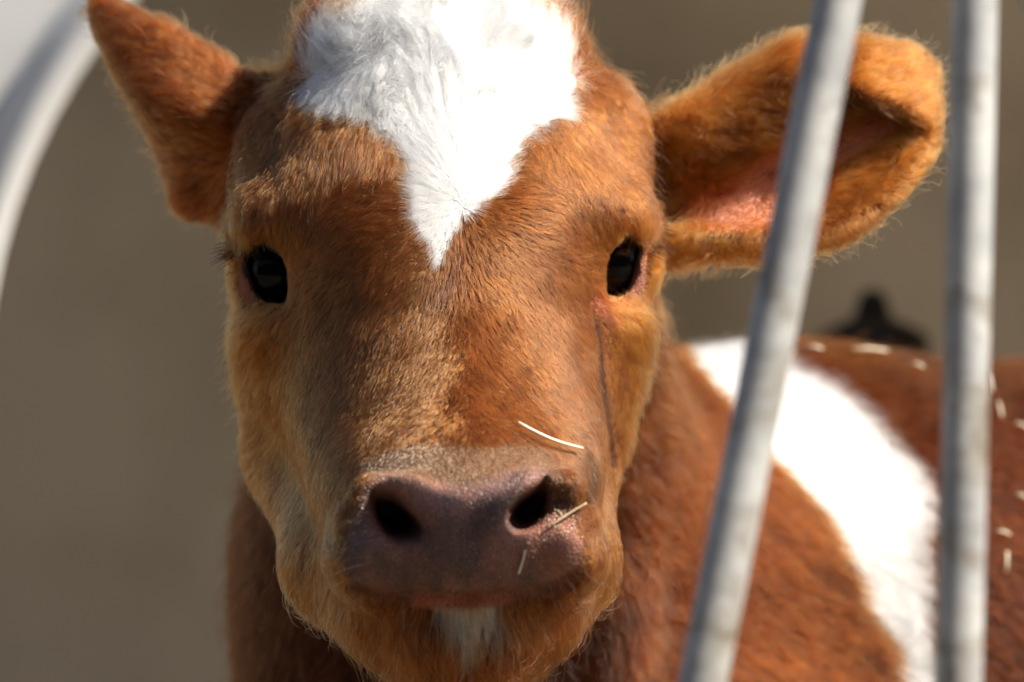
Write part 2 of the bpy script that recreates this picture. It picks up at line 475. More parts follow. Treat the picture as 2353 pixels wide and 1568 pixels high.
# ------------------------------------------------------------------ where what grows: regions, colours
def is_head_front(p):
    return (p[:, 1] < 9) & (p[:, 2] > -19)
def ear_masks(p):
    px, py = plan(p)
    r = (p[:, 0] > 9.2) & (p[:, 1] > 0) & (p[:, 2] > -1.5) & (p[:, 1] < 13) & (p[:, 0] < 24)
    l = (p[:, 0] < -8.6) & (p[:, 1] > 2) & (p[:, 2] > 0.5) & (p[:, 1] < 15)
    return r, l
def rgb(a, n):
    return np.tile(np.array(a, float), (n, 1))
def mixc(c, new, m):
    return c * (1 - m[:, None]) + np.asarray(new, float) * m[:, None]
def coat(p, nrm=None):
    n = len(p)
    px, py = plan(p)
    front = is_head_front(p)
    wob = smooth_noise(p, 1.1, 5) * 5 + smooth_noise(p, 3.0, 6) * 5
    c = rgb((.105, .0235, .0026), n)
    c = mixc(c, (.046, .0105, .0024), sstep(9, 5, p[:, 0]))  # neck: own darker brown, deepened by shade put into the colour
    c = mixc(c, (.048, .0095, .0010), sstep(19, 27, p[:, 0] + smooth_noise(p, 6, 15)) * .8)                                   # body brown
    face = (sstep(9.5, 5.5, p[:, 1]) * sstep(-19, -16, p[:, 2]))
    c = mixc(c, (.186, .0555, .0112), face)
    gold = face * sstep(5.2, 8.0, np.abs(p[:, 0])) * sstep(4, -1, p[:, 2])
    c = mixc(c, (.33, .112, .022), gold)
    jaw = face * sstep(-6, -11, p[:, 2]) * sstep(4.6, 6.2, np.abs(p[:, 0]) - .16 * (p[:, 2] + 9))
    c = mixc(c, (.31, .125, .036), .7 * jaw)
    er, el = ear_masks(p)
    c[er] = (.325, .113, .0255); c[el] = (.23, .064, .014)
    v = 1 + .16 * smooth_noise(p, 2.2, 11) + .10 * smooth_noise(p, .8, 12)
    c *= v[:, None]
    # short tan hair above the nose pad
    tan = poly_sd(px + wob, py + wob, [(845,1075),(890,1035),(1000,1020),(1120,1022),(1210,1012),(1262,1040),(1290,1090),(1320,1180),(1200,1130),(1060,1150),(900,1120)])
    tm = sstep(18, -14, tan) * front * (p[:, 1] < -8)
    c = mixc(c, (.24, .125, .062), tm)
    chin = sstep(10, -10, poly_sd(px + 2.5 * wob, py + 2 * wob, CHINW)) * sstep(-.75, .35, smooth_noise(p * np.array([1, 1, .25]), .32, 91) + .5) * front * (p[:, 1] < -8)
    c = mixc(c, (.94, .80, .54), chin)
    d = line_d(px + .4 * wob, py, TEAR)
    c = mixc(c, (.022, .008, .004), sstep(8.0, 3.0, d + 2.4 * smooth_noise(p, .55, 77)) * (p[:, 1] < 4) * front * .97)
    c = mixc(c, (.12, .034, .0085), sstep(24, 6, d + 5 * smooth_noise(p, .9, 78)) * (p[:, 1] < 4) * front * .5)
    c = mixc(c, (.17, .042, .018), sstep(20, 4, line_d(px, py, [(1372, 676), (1384, 705), (1398, 735)])) * (p[:, 1] < 4) * front * .8)
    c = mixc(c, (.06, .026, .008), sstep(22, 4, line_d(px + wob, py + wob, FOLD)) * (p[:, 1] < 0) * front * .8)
    bl = sstep(3, -3, poly_sd(px + wob, py + wob, BLAZE)) * (p[:, 2] > -1.5) * (np.abs(p[:, 0]) < 8.3) * (p[:, 1] < 10)
    c = mixc(c, (.86, .84, .81), bl)
    body = (p[:, 1] > 10) & (p[:, 0] > 6)
    bd = sstep(8, -8, poly_sd(px + 2.2 * wob, py + 2.2 * wob, BAND)) * body * (nrm[:, 1] < .35 if nrm is not None else 1)
    c = mixc(c, (.86, .84, .81), bd)
    return c, bl, bd, chin, tm
def bare_mask(p):
    px, py = plan(p)
    return sstep(16, -16, poly_sd(px, py, PAD) + smooth_noise(p, .5, 21) * 6) * (p[:, 1] < -9.5) * (p[:, 2] < -6)

# ------------------------------------------------------------------ material helpers
def mat(name):
    m = bpy.data.materials.new(name); m.use_nodes = True
    n = m.node_tree.nodes; b = n['Principled BSDF']
    return m, m.node_tree, n, b
def noise(nt_, scale, detail=4, rough=.55, coord='Object'):
    tc = nt_.nodes.new('ShaderNodeTexCoord'); no = nt_.nodes.new('ShaderNodeTexNoise')
    no.inputs['Scale'].default_value = scale; no.inputs['Detail'].default_value = detail; no.inputs['Roughness'].default_value = rough
    nt_.links.new(tc.outputs[coord], no.inputs['Vector'])
    return no
def ramp(nt_, src, stops):
    r = nt_.nodes.new('ShaderNodeValToRGB')
    el = r.color_ramp.elements
    while len(el) < len(stops): el.new(.5)
    for e, (pos, c) in zip(el, stops):
        e.position = pos; e.color = (*c, 1)
    nt_.links.new(src, r.inputs['Fac'])
    return r
def bump(nt_, src, b, strength, dist):
    bp = nt_.nodes.new('ShaderNodeBump'); bp.inputs['Strength'].default_value = strength; bp.inputs['Distance'].default_value = dist
    nt_.links.new(src, bp.inputs['Height']); nt_.links.new(bp.outputs['Normal'], b.inputs['Normal'])
    return bp
def simple(name, c0, c1, scale, rough, bs=.2, bd=.001, metal=0):
    m, t, n, b = mat(name)
    no = noise(t, scale)
    r = ramp(t, no.outputs['Fac'], [(.3, c0), (.7, c1)])
    t.links.new(r.outputs['Color'], b.inputs['Base Color'])
    b.inputs['Roughness'].default_value = rough; b.inputs['Metallic'].default_value = metal
    no2 = noise(t, scale * 6)
    bump(t, no2.outputs['Fac'], b, bs, bd)
    return m

def tag(o, label=None, cat=None, group=None, kind=None):
    if label: o['label'] = label
    if cat: o['category'] = cat
    if group: o['group'] = group
    if kind: o['kind'] = kind
    return o
def link_mesh(name, me, material, parent=None):
    o = bpy.data.objects.new(name, me); COL.objects.link(o)
    if material: me.materials.append(material)
    if parent: o.parent = parent
    return o
def mesh_np(name, v, quads, smooth=True):
    me = bpy.data.meshes.new(name)
    quads = np.asarray(quads, np.int32)
    me.vertices.add(len(v)); me.vertices.foreach_set('co', np.asarray(v, np.float32).ravel())
    me.loops.add(quads.size); me.loops.foreach_set('vertex_index', quads.ravel())
    me.polygons.add(len(quads))
    me.polygons.foreach_set('loop_start', np.arange(0, quads.size, quads.shape[1], dtype=np.int32))
    me.update(calc_edges=True)
    if smooth: me.polygons.foreach_set('use_smooth', np.ones(len(quads), bool))
    me.validate(); me.update()
    return me

# ------------------------------------------------------------------ the yard and the hutch
def grid_mesh(x0, x1, y0, y1, nx, ny, fz):
    xs = np.linspace(x0, x1, nx); ys = np.linspace(y0, y1, ny)
    XX, YY = np.meshgrid(xs, ys, indexing='ij')
    v = np.stack([XX, YY, fz(XX, YY)], -1).reshape(-1, 3)
    q = [(i*ny + j, (i+1)*ny + j, (i+1)*ny + j + 1, i*ny + j + 1) for i in range(nx-1) for j in range(ny-1)]
    return v, q
gm = simple('straw_ground', (.07, .05, .03), (.16, .11, .06), 14, .9, .6, .01)
v, q = grid_mesh(-60, 60, -60, 60, 61, 61, lambda x, y: np.zeros_like(x))
g = link_mesh('ground', mesh_np('ground', v, q), gm); tag(g, kind='structure')

HUT_Y = 2.54
cx, _, cz = world_at(1330, 910, HUT_Y)
AR = 1362 * KPX * HUT_Y
def arch(r, n=40):
    """outline of the doorway, r outside its edge, from the left foot over the top to the right foot"""
    R = AR + r
    pts = [(cx - R, z) for z in np.linspace(0.0, cz, 8)[:-1]]
    pts += [(cx - R * math.cos(a), cz + R * math.sin(a)) for a in np.linspace(0, math.pi, n)]
    pts += [(cx + R, z) for z in np.linspace(cz, 0.0, 8)[1:]]
    return pts
def sweep(profile, name, material, parent, closed=False):
    rows = [[(x, HUT_Y + y, z) for x, z in arch(r)] for r, y in profile]
    n = len(rows[0]); v = [p for r in rows for p in r]
    m = len(rows)
    q = [(a*n + j, a*n + j + 1, ((a+1) % m)*n + j + 1, ((a+1) % m)*n + j) for a in range(m if closed else m - 1) for j in range(n - 1)]
    me = mesh_np(name, np.array(v), q)
    bm = bmesh.new(); bm.from_mesh(me); bmesh.ops.recalc_face_normals(bm, faces=bm.faces); bm.to_mesh(me); bm.free()
    return link_mesh(name, me, material, parent)
pm, pt, pn, pb = mat('hutch_plastic')
no = noise(pt, 3.0, 6)
rp = ramp(pt, no.outputs['Fac'], [(.3, (.56, .55, .52)), (.7, (.68, .68, .66))])
pt.links.new(rp.outputs['Color'], pb.inputs['Base Color']); pb.inputs['Roughness'].default_value = .42
bump(pt, noise(pt, 60).outputs['Fac'], pb, .1, .001)
im, it, inn, ib = mat('hutch_inside_plastic')
no = noise(it, 2.2, 5)
rp = ramp(it, no.outputs['Fac'], [(.38, (.46, .375, .255)), (.62, (.72, .62, .455))])
it.links.new(rp.outputs['Color'], ib.inputs['Base Color']); ib.inputs['Roughness'].default_value = .6
bump(it, noise(it, 40).outputs['Fac'], ib, .15, .001)
tr = inn.new('ShaderNodeBsdfTranslucent'); it.links.new(rp.outputs['Color'], tr.inputs['Color'])
mx = inn.new('ShaderNodeMixShader'); mx.inputs['Fac'].default_value = .45
it.links.new(ib.outputs[0], mx.inputs[1]); it.links.new(tr.outputs[0], mx.inputs[2])
it.links.new(mx.outputs[0], inn['Material Output'].inputs['Surface'])

hut = bpy.data.objects.new('calf_hutch', None); COL.objects.link(hut)
tag(hut, 'white plastic calf hutch with a rounded doorway behind the calf', 'hutch')
fr = [(.06, .13), (.016, .03), (.004, .010), (.001, .004), (.002, .001), (.006, -.001), (.012, -.0015), (.0175, .000), (.020, .0015), (.022, .004), (.037, .026), (.041, .030), (.046, .031), (.20, .042), (.30, .044), (.315, .052), (.32, .075), (.32, .12), (.30, .13), (.065, .135)]
sweep(fr, 'door_frame', pm, hut, True)
sh = [(.30, .125), (.312, .5), (.312, 1.3), (.302, 1.3), (.302, .5), (.29, .138)]
sweep(sh, 'shell', im, hut, True)
o = arch(.306); me = bpy.data.meshes.new('back_wall')
bm = bmesh.new()
f1 = bm.faces.new([bm.verts.new((x, HUT_Y + 1.292, z)) for x, z in o]); bmesh.ops.triangulate(bm, faces=[f1])
bm.to_mesh(me); bm.free()
bw = link_mesh('back_wall', me, im, hut)
# barn on the photographer's side of the yard, mirrored in the eyes
wood = simple('barn_boards', (.035, .026, .018), (.07, .05, .035), 5, .8, .5, .004)
barn = bpy.data.objects.new('barn', None); COL.objects.link(barn); barn.location = (0, -3.2, 0)
tag(barn, 'dark timber barn across the yard, facing the calf', 'barn')
def box_mesh(name, lo, hi, material, parent):
    bm = bmesh.new(); bmesh.ops.create_cube(bm, size=1)
    for v in bm.verts: v.co = [(l + h) / 2 + c * (h - l) for c, l, h in zip(v.co, lo, hi)]
    me = bpy.data.meshes.new(name); bm.to_mesh(me); bm.free()
    return link_mesh(name, me, material, parent)
bx0 = None
for k in range(36):
    x = -7.2 + k * .4
    src = box_mesh('board', (-.19, -.02, 0), (.19, .02, 2.6), wood, barn) if bx0 is None else bx0.copy()
    if bx0 is None: bx0 = src
    else: COL.objects.link(src)
    src.location = (x, .01 * (k % 2), 0)
box_mesh('wall', (-7.4, -4.0, 0), (7.4, -.05, 2.6), wood, barn)
bm = bmesh.new()
ra = [bm.verts.new((-7.6, y, z)) for y, z in ((.35, 2.55), (-2.0, 3.5), (-4.3, 2.55), (-4.3, 2.7), (-2.0, 3.65), (.35, 2.7))]
rb_ = [bm.verts.new((7.6, v.co.y, v.co.z)) for v in ra]
for i in range(6): bm.faces.new((ra[i], ra[(i+1) % 6], rb_[(i+1) % 6], rb_[i]))
bm.faces.new(ra); bm.faces.new(rb_[::-1]); bmesh.ops.recalc_face_normals(bm, faces=bm.faces)
me = bpy.data.meshes.new('roof'); bm.to_mesh(me); bm.free(); link_mesh('roof', me, wood, barn)

# dark bracket with a peg behind the back of the calf
dm = simple('dark_rubber', (.012, .010, .008), (.03, .025, .02), 30, .7)
def tube(name, pts, rad, material, parent=None, seg=14, caps=True):
    pts = [Vector(p) for p in pts]
    rad = rad if hasattr(rad, '__len__') else [rad] * len(pts)
    bm = bmesh.new(); rings = []
    up = Vector((0, 1, 0)) if abs((pts[-1] - pts[0]).normalized().y) < .9 else Vector((1, 0, 0))
    for i, p in enumerate(pts):
        t = (pts[min(i+1, len(pts)-1)] - pts[max(i-1, 0)]).normalized()
        a = t.cross(up).normalized(); b = t.cross(a).normalized()
        rings.append([bm.verts.new(p + (a * math.cos(q) + b * math.sin(q)) * rad[i]) for q in np.linspace(0, 2*math.pi, seg, endpoint=False)])
    for r0, r1 in zip(rings[:-1], rings[1:]):
        for j in range(seg):
            f = bm.faces.new((r0[j], r0[(j+1) % seg], r1[(j+1) % seg], r1[j])); f.smooth = True
    if caps:
        bm.faces.new(rings[0]); bm.faces.new(rings[-1])
    bmesh.ops.recalc_face_normals(bm, faces=bm.faces)
    me = bpy.data.meshes.new(name); bm.to_mesh(me); bm.free()
    return link_mesh(name, me, material, parent)
BY = 2.75
br = bpy.data.objects.new('feed_bucket', None); COL.objects.link(br)
BX, _, BZ = world_at(2005, 752, BY)
br.location = (BX, BY, 0)
tag(br, 'blurred dark lidded bucket with an upright knob behind the calf\'s back', 'bucket')
tube('bucket_body', [(0, 0, BZ - .26), (0, 0, BZ - .255), (0, 0, BZ - .012), (0, 0, BZ - .006)], [.02, .032, .041, .040], dm, br, 28)
tube('lid', [(0, 0, BZ - .0062), (0, 0, BZ - .002), (0, 0, BZ + .004), (0, 0, BZ + .008)], [.0395, .034, .022, .010], dm, br, 28)
tube('handle', [(0, 0, BZ + .005), (0, 0, BZ + .014), (0, 0, BZ + .022), (0, 0, BZ + .027)], [.015, .012, .010, .006], dm, br, 10)
tube('stand', [(0, 0, 0.0), (0, 0, BZ - .262)], .03, dm, br, 14)

# ------------------------------------------------------------------ the calf: one body
px, py = plan(V)
gN, gl = normal_of(V)
NV = gN / gl[:, None]
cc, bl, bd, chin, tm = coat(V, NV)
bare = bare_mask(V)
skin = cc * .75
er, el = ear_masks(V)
# naked pink skin in the cup of the right ear
pink = np.zeros(len(V))
inner = er & (NV[:, 1] < -.05)
pinkp = sstep(14, -18, poly_sd(px, py, [(1570,470),(1640,430),(1780,330),(1900,270),(2040,250),(2080,300),(1990,350),(1900,400),(1880,480),(1800,530),(1640,535),(1580,520)]))
pink = inner * pinkp
skin = mixc(skin, (.62, .25, .165), pink)
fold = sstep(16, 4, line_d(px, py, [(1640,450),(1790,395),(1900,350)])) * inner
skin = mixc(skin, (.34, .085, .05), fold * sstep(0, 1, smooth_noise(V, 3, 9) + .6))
# rims round the eyes
for s, (c, r, poly) in EYES.items():
    d = np.min(np.linalg.norm(V[:, None, :] - lid_lines[s][None, ::2, :], axis=2), axis=1) if False else None
    m = (np.linalg.norm(V - c, axis=1) < 3.2)
    dd = np.full(len(V), 9.0)
    dd[m] = np.min(np.linalg.norm(V[m][:, None, :] - lid_lines[s][None], axis=2), axis=1)
    low = sstep(.2, -.6, V[:, 2] - c[2])
    skin = mixc(skin, (.34, .135, .09), sstep(.85, .35, dd) * (.35 + .5 * low))
    skin = mixc(skin, (.09, .04, .032), sstep(.34, .16, dd))
    bare = np.maximum(bare, sstep(.34, .12, dd))
canth = sstep(22, -6, poly_sd(px, py, [(1378,668),(1440,668),(1448,690),(1440,730),(1425,745),(1400,715),(1372,720),(1360,700)])) * (V[:, 1] < 5) * (V[:, 2] > -5) * (V[:, 0] > 3)
skin = mixc(skin, (.36, .14, .085), canth * .9)
# nose pad colours: pink brown with dark mottling
dark = sstep(-.7, .9, .6 * smooth_noise(V, 2.2, 31) + .9 * sstep(90, 30, line_d(px, py, [(1150,1130),(1080,1180),(1030,1290)])) - .5 * sstep(60, 20, line_d(px, py, [(930,1110),(1050,1160)])))
padc = mixc(rgb((.27, .122, .090), len(V)), (.085, .055, .048), dark * .8)
lit_rim = sstep(46, 8, line_d(px, py, [(878,1106),(950,1116),(1055,1156),(1080,1156),(1140,1116),(1240,1088)]))
padc = mixc(padc, (.52, .30, .25), lit_rim * .25)  # light on the nostril wings put into the pigment of the upper rim
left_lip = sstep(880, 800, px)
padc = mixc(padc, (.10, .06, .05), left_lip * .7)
pinkr = sstep(70, 10, line_d(px, py, [(1300,1230),(1290,1300),(1240,1240)]))
padc = mixc(padc, (.33, .14, .09), pinkr)
padm = sstep(24, -24, poly_sd(px, py, PAD) + smooth_noise(V, 1.0, 22) * 8) * (V[:, 1] < -9.5) * (V[:, 2] < -6)
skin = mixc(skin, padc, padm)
lipm = sstep(26, 6, line_d(px, py, [(960,1383),(1060,1386),(1160,1378)])) * (V[:, 1] < -9)
skin = mixc(skin, (.40, .14, .08), lipm)
hoof = V[:, 2] < to_local((0, 2, .05))[2]
skin[hoof] = (.05, .04, .035)

sm, st, sn, sb = mat('calf_skin')
at = sn.new('ShaderNodeAttribute'); at.attribute_name = 'coat'
ab = sn.new('ShaderNodeAttribute'); ab.attribute_name = 'bare'
tc = sn.new('ShaderNodeTexCoord')
vo = sn.new('ShaderNodeTexVoronoi'); vo.feature = 'DISTANCE_TO_EDGE'; vo.inputs['Scale'].default_value = 620
st.links.new(tc.outputs['Object'], vo.inputs['Vector'])
no = noise(st, 260, 4)
ad = sn.new('ShaderNodeMath'); ad.operation = 'MULTIPLY_ADD'; ad.inputs[1].default_value = .9
vr = ramp(st, vo.outputs['Distance'], [(0, (0, 0, 0)), (.22, (1, 1, 1))])
st.links.new(vr.outputs['Color'], ad.inputs[0]); st.links.new(no.outputs['Fac'], ad.inputs[2])
bp = bump(st, ad.outputs[0], sb, .75, .0008)
hs = sn.new('ShaderNodeMix'); hs.data_type = 'RGBA'; hs.blend_type = 'MULTIPLY'
no3 = noise(st, 420, 3)
r3 = ramp(st, no3.outputs['Fac'], [(.3, (.8, .78, .78)), (.7, (1.15, 1.12, 1.12))])
st.links.new(ab.outputs['Fac'], hs.inputs['Factor']); st.links.new(at.outputs['Color'], hs.inputs['A']); st.links.new(r3.outputs['Color'], hs.inputs['B'])
st.links.new(hs.outputs['Result'], sb.inputs['Base Color'])
mr = sn.new('ShaderNodeMapRange'); mr.inputs['To Min'].default_value = .85; mr.inputs['To Max'].default_value = .37
st.links.new(ab.outputs['Fac'], mr.inputs['Value']); st.links.new(mr.outputs['Result'], sb.inputs['Roughness'])
sb.inputs['Subsurface Weight'].default_value = .08
sb.inputs['Subsurface Radius'].default_value = (.006, .002, .001)

VW = to_world(V)
base = np.array([0.0, 0, 0])
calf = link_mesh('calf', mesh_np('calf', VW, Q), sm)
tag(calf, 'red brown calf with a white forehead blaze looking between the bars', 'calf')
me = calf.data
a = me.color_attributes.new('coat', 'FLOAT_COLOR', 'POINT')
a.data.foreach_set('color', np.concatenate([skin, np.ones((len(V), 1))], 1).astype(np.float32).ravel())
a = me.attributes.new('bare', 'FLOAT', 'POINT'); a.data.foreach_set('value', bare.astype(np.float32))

# eyes
em, et, en, eb = mat('eye')
eb.inputs['Base Color'].default_value = (.0035, .0035, .005, 1); eb.inputs['Roughness'].default_value = .10
eb.inputs['Specular IOR Level'].default_value = .18; eb.inputs['Coat Weight'].default_value = 0
lm = simple('lid_rim', (.03, .018, .016), (.07, .035, .03), 300, .35, .4, .0004)
wm, wt, wn, wb = mat('eye_white')
wb.inputs['Base Color'].default_value = (.55, .48, .42, 1); wb.inputs['Roughness'].default_value = .2
for s, (c, r, poly) in EYES.items():
    bm = bmesh.new(); bmesh.ops.create_uvsphere(bm, u_segments=48, v_segments=32, radius=r * .01)
    for f in bm.faces: f.smooth = True
    me = bpy.data.meshes.new('eye'); bm.to_mesh(me); bm.free()
    o = link_mesh('eye', me, em, calf); o.location = to_world(c)
    ln = np.concatenate([lid_lines[s], lid_lines[s][:1]])
    tube('eyelid', [to_world(c + (p - c) * 1.012) for p in ln], .0011, lm, calf, 8, False)

# ------------------------------------------------------------------ the coat, strand by strand
def hair_material(name, attr=True, color=None, rough=.3, rad=.35, ior=1.33):
    m = bpy.data.materials.new(name); m.use_nodes = True
    t = m.node_tree; n = t.nodes
    for x in list(n): n.remove(x)
    out = n.new('ShaderNodeOutputMaterial'); h = n.new('ShaderNodeBsdfHairPrincipled')
    h.model = 'CHIANG'; h.parametrization = 'COLOR'
    h.inputs['Roughness'].default_value = rough; h.inputs['Radial Roughness'].default_value = rad
    h.inputs['Coat'].default_value = 0.0
    h.inputs['IOR'].default_value = ior
    h.inputs['Random Roughness'].default_value = .2
    if attr:
        a_ = n.new('ShaderNodeAttribute'); a_.attribute_name = 'hair_color'
        t.links.new(a_.outputs['Color'], h.inputs['Color'])
    else:
        h.inputs['Color'].default_value = (*color, 1)
    t.links.new(h.outputs[0], out.inputs['Surface'])
    return m
HM = hair_material('calf_hair')
HF = hair_material('face_hair', rough=.24, rad=.32, ior=1.40)

def make_curves(name, P, root_r, tip_r, colors, material, parent):
    """P: (N,K,3) in metres"""
    N, K = P.shape[:2]
    hc = bpy.data.hair_curves.new(name)
    hc.add_curves([K] * N)
    hc.attributes['position'].data.foreach_set('vector', P.astype(np.float32).ravel())
    t = np.linspace(0, 1, K)
    rr = (np.asarray(root_r)[:, None] * (1 - t ** 1.5) + np.asarray(tip_r)[:, None] * t ** 1.5)
    ra = hc.attributes.get('radius') or hc.attributes.new('radius', 'FLOAT', 'POINT')
    ra.data.foreach_set('value', rr.astype(np.float32).ravel())
    ca = hc.attributes.new('hair_color', 'FLOAT_COLOR', 'CURVE')
    ca.data.foreach_set('color', np.concatenate([np.clip(colors, .002, .95), np.ones((N, 1))], 1).astype(np.float32).ravel())
    hc.materials.append(material)
    o = bpy.data.objects.new(name, hc); COL.objects.link(o); o.parent = parent
    return o

if FUR > 0:
    # faces, areas
    A_, B_, C_, D_ = (V[Q[:, i]] for i in range(4))
    area = .5 * np.linalg.norm(np.cross(C_ - A_, D_ - B_), axis=1)
    cen = (A_ + B_ + C_ + D_) / 4
    nrm = NV[Q].mean(1); nrm /= np.linalg.norm(nrm, axis=1)[:, None] + 1e-9
    px, py = plan(cen)
    er, el = ear_masks(cen)
    x, y, z = cen.T
    head = (y < 11) & (z > -19) & ~er & ~el
    facey = head & (nrm[:, 1] < .55)
    dens = np.full(len(cen), 30.0)                         # hairs per square centimetre
    dens[facey] = 330
    dens[head & ~facey] = 60
    dens[er | el] = 260
    neck = ~head & ~er & ~el & (y > 8) & (z > -34) & (x < 12) & (z < 6) & (y < 30)
    dens[neck] = 120
    trunk = ~head & ~er & ~el & ~neck
    inview = (px > -100) & (px < 2480) & (py < 1680)
    dens[trunk & inview] = 80
    dens[~inview] *= .35
    dens[(nrm[:, 1] > .35)] *= .35
    dens[trunk & (z < to_local((0, 2, .06))[2])] = 0
    bm_ = bare_mask(cen)
    dens *= 1 - bm_
    for s, (c, r, poly) in EYES.items():
        m = np.linalg.norm(cen - c, axis=1) < 3.2
        dd = np.full(len(cen), 9.0); dd[m] = np.min(np.linalg.norm(cen[m][:, None, :] - lid_lines[s][None], axis=2), axis=1)
        dens *= sstep(.3, .6, dd) * (1 - .85 * sstep(1.05, .6, dd) * sstep(.2, -.6, cen[:, 2] - c[2]))
        dens[(np.linalg.norm(cen - c, axis=1) < r + .12)] = 0
    dens *= np.where(y < -7, sstep(4, 18, line_d(px, py, MOUTH)), 1)
    for poly in (NOS_L, NOS_R):
        dens[(poly_sd(px, py, poly) < 6) & (y < -8)] = 0
    # naked cup of the right ear
    inner = er & (nrm[:, 1] < -.05)
    pk = sstep(14, -18, poly_sd(px, py, [(1570,470),(1640,430),(1780,330),(1900,270),(2040,250),(2080,300),(1990,350),(1900,400),(1880,480),(1800,530),(1640,535),(1580,520)]))
    dens = np.where(inner, dens * (1 - .94 * pk), dens)
    cnt = rng.poisson(dens * area * FUR)
    fi = np.repeat(np.arange(len(cen)), cnt)
    N = len(fi)
    u, v_ = rng.random(N)[:, None], rng.random(N)[:, None]
    root = (A_[fi]*(1-u)*(1-v_) + B_[fi]*u*(1-v_) + C_[fi]*u*v_ + D_[fi]*(1-u)*v_)
    g, gl = normal_of(root)
    n0 = g / gl[:, None]
    px, py = plan(root)
    er, el = ear_masks(root)
    x, y, z = root.T
    head = (y < 11) & (z > -19) & ~er & ~el
    col, bl, bd, chin, tm = coat(root, n0)
    trunk = ~head & ~er & ~el
    # ---- lie of the hair (calf frame)
    wx, wz = px - WHORL[0], -(py - WHORL[1])
    wr = np.hypot(wx, wz) + 1e-3
    D = np.stack([wx / wr, np.zeros(N), wz / wr], 1)
    side = np.tanh(x / 1.5)
    def blend(D, vec, m):
        return D * (1 - m[:, None]) + np.asarray(vec) * m[:, None]
    # below the forehead: down the face, outwards at the sides
    dn = np.stack([.05 * x, 0 * x + .2, 0 * x - 1], 1)
    D = blend(D, dn, sstep(-1.0, -4.0, z) * .8)
    sidev = np.stack([.1 * side, 0 * x + .75, 0 * x - .75], 1)
    D = blend(D, sidev, head * sstep(5.6, 8.2, np.abs(x)) * sstep(3, -1, z))
    brow = sstep(3.6, 5.6, np.abs(x)) * sstep(.2, 1.6, z) * sstep(6.0, 4.5, z) * head
    D = blend(D, np.stack([.12 * side, 0*x, 0*x - 1], 1), brow * .75)
    fore = sstep(2.6, 4.6, z) * sstep(120, 230, wr + .35 * np.maximum(wz, 0)) * head * (1 - .8 * np.clip(bl, 0, 1) * sstep(-3.6, -1.2, x))
    D = blend(D, np.stack([.10 + .05 * x, 0 * x, 0 * x - 1], 1), fore)
    crown = sstep(8.6, 10.2, z + .25 * np.abs(x)) * sstep(2.2, 4.2, np.abs(x - .3)) * sstep(7.4, 6.2, np.abs(x - .3)) * head
    D = blend(D, np.stack([.5 * side, 0 * x - .1, 0 * x + 1.0], 1), crown)
    beard = sstep(-11, -13.5, z) * head
    D = blend(D, np.stack([.25 * side, 0*x + .1, 0*x - 1], 1), beard)
    nose = tm * head
    D = blend(D, np.stack([.12 * x, 0*x - .2, 0*x - .6], 1), nose)
    ec = L(1570, 420, 7)
    erd = root - ec; erd /= np.linalg.norm(erd, axis=1)[:, None]
    D[er] = (erd * np.array([1, .3, 1.0]))[er]
    el0 = L(600, 330, 5)
    eld = root - el0; eld /= np.linalg.norm(eld, axis=1)[:, None]
    D[el] = (eld + np.array([-.2, .1, -.25]))[el]
    tb = trunk & (x > 8)
    D[tb] = np.array([.75, .05, -.65])
    tn = trunk & ~tb
    D[tn] = np.array([.05, .3, -.9])
    # slow swirls
    sw = .15 + .32 * (z > 6) * head - .06 * trunk
    D = D + sw[:, None] * np.stack([smooth_noise(root, 3.2, 41), smooth_noise(root, 3.2, 42), smooth_noise(root, 3.2, 43)], 1)
    D += rng.normal(0, .13, (N, 3))
    # ---- length (cm), lift
    ln = np.full(N, .85)
    ln = np.where(head, .52 + .5 * sstep(1, 5, z) + .5 * sstep(6, 10, z) , ln)
    ln = np.where(head, ln + .75 * sstep(6.8, 8.6, np.abs(x)) * sstep(5, 0, z) + .9 * sstep(-11, -14, z) + .5 * sstep(2, 8, y), ln)
    ln = np.where(head, ln * (1 - .62 * nose), ln)
    ln = np.where(head & (z > 4) & (x < -6.6), np.minimum(ln, .7), ln)
    muz = head * sstep(-9, -12, y) * sstep(-7, -9, z)
    ln = ln * (1 - .45 * muz * (z > -13.2))
    ln *= 1 - .45 * np.clip(chin, 0, 1)
    ln[er] = 1.05; ln[el] = 1.0
    fr_ = er & (px < 1780) & (py > 530)
    ln[fr_] = 2.0; D[fr_] = np.array([.1, -.1, -1.0]) + rng.normal(0, .3, (int(fr_.sum()), 3))
    up_ = er & (py < 330) & (px < 1950) & (n0[:, 1] < 0)
    D[up_] += np.array([.5, 0, -.9]); ln[up_] = 1.7
    ln[tn] = 1.9; ln[tb] = 1.35
    eyed = np.minimum(np.linalg.norm(root - EYES['right'][0], axis=1), np.linalg.norm(root - EYES['left'][0], axis=1))
    ln *= .35 + .65 * sstep(2.0, 3.4, eyed)
    td = line_d(px, py, TEAR)
    ln *= 1 - .55 * sstep(26, 8, td) * (y < 4)
    ln *= rng.uniform(.65, 1.2, N)
    lift = np.full(N, .30)
    lift = np.where(head, .19 + .45 * sstep(5, 11, z) + .22 * sstep(-11, -14, z) + .40 * sstep(6.6, 8.6, np.abs(x)), lift)
    lift[er | el] = .52
    lift[trunk] = .5
    lift *= rng.uniform(.6, 1.5, N)
    lift *= np.where(rng.random(N) < .04, 1.7, 1.0)
    # ---- grow
    K = 6
    P = np.zeros((N, K, 3)); P[:, 0] = root - n0 * .03
    p = root.copy(); n = n0
    step = ln / (K - 1)
    curl = rng.normal(0, .05, (N, 3))
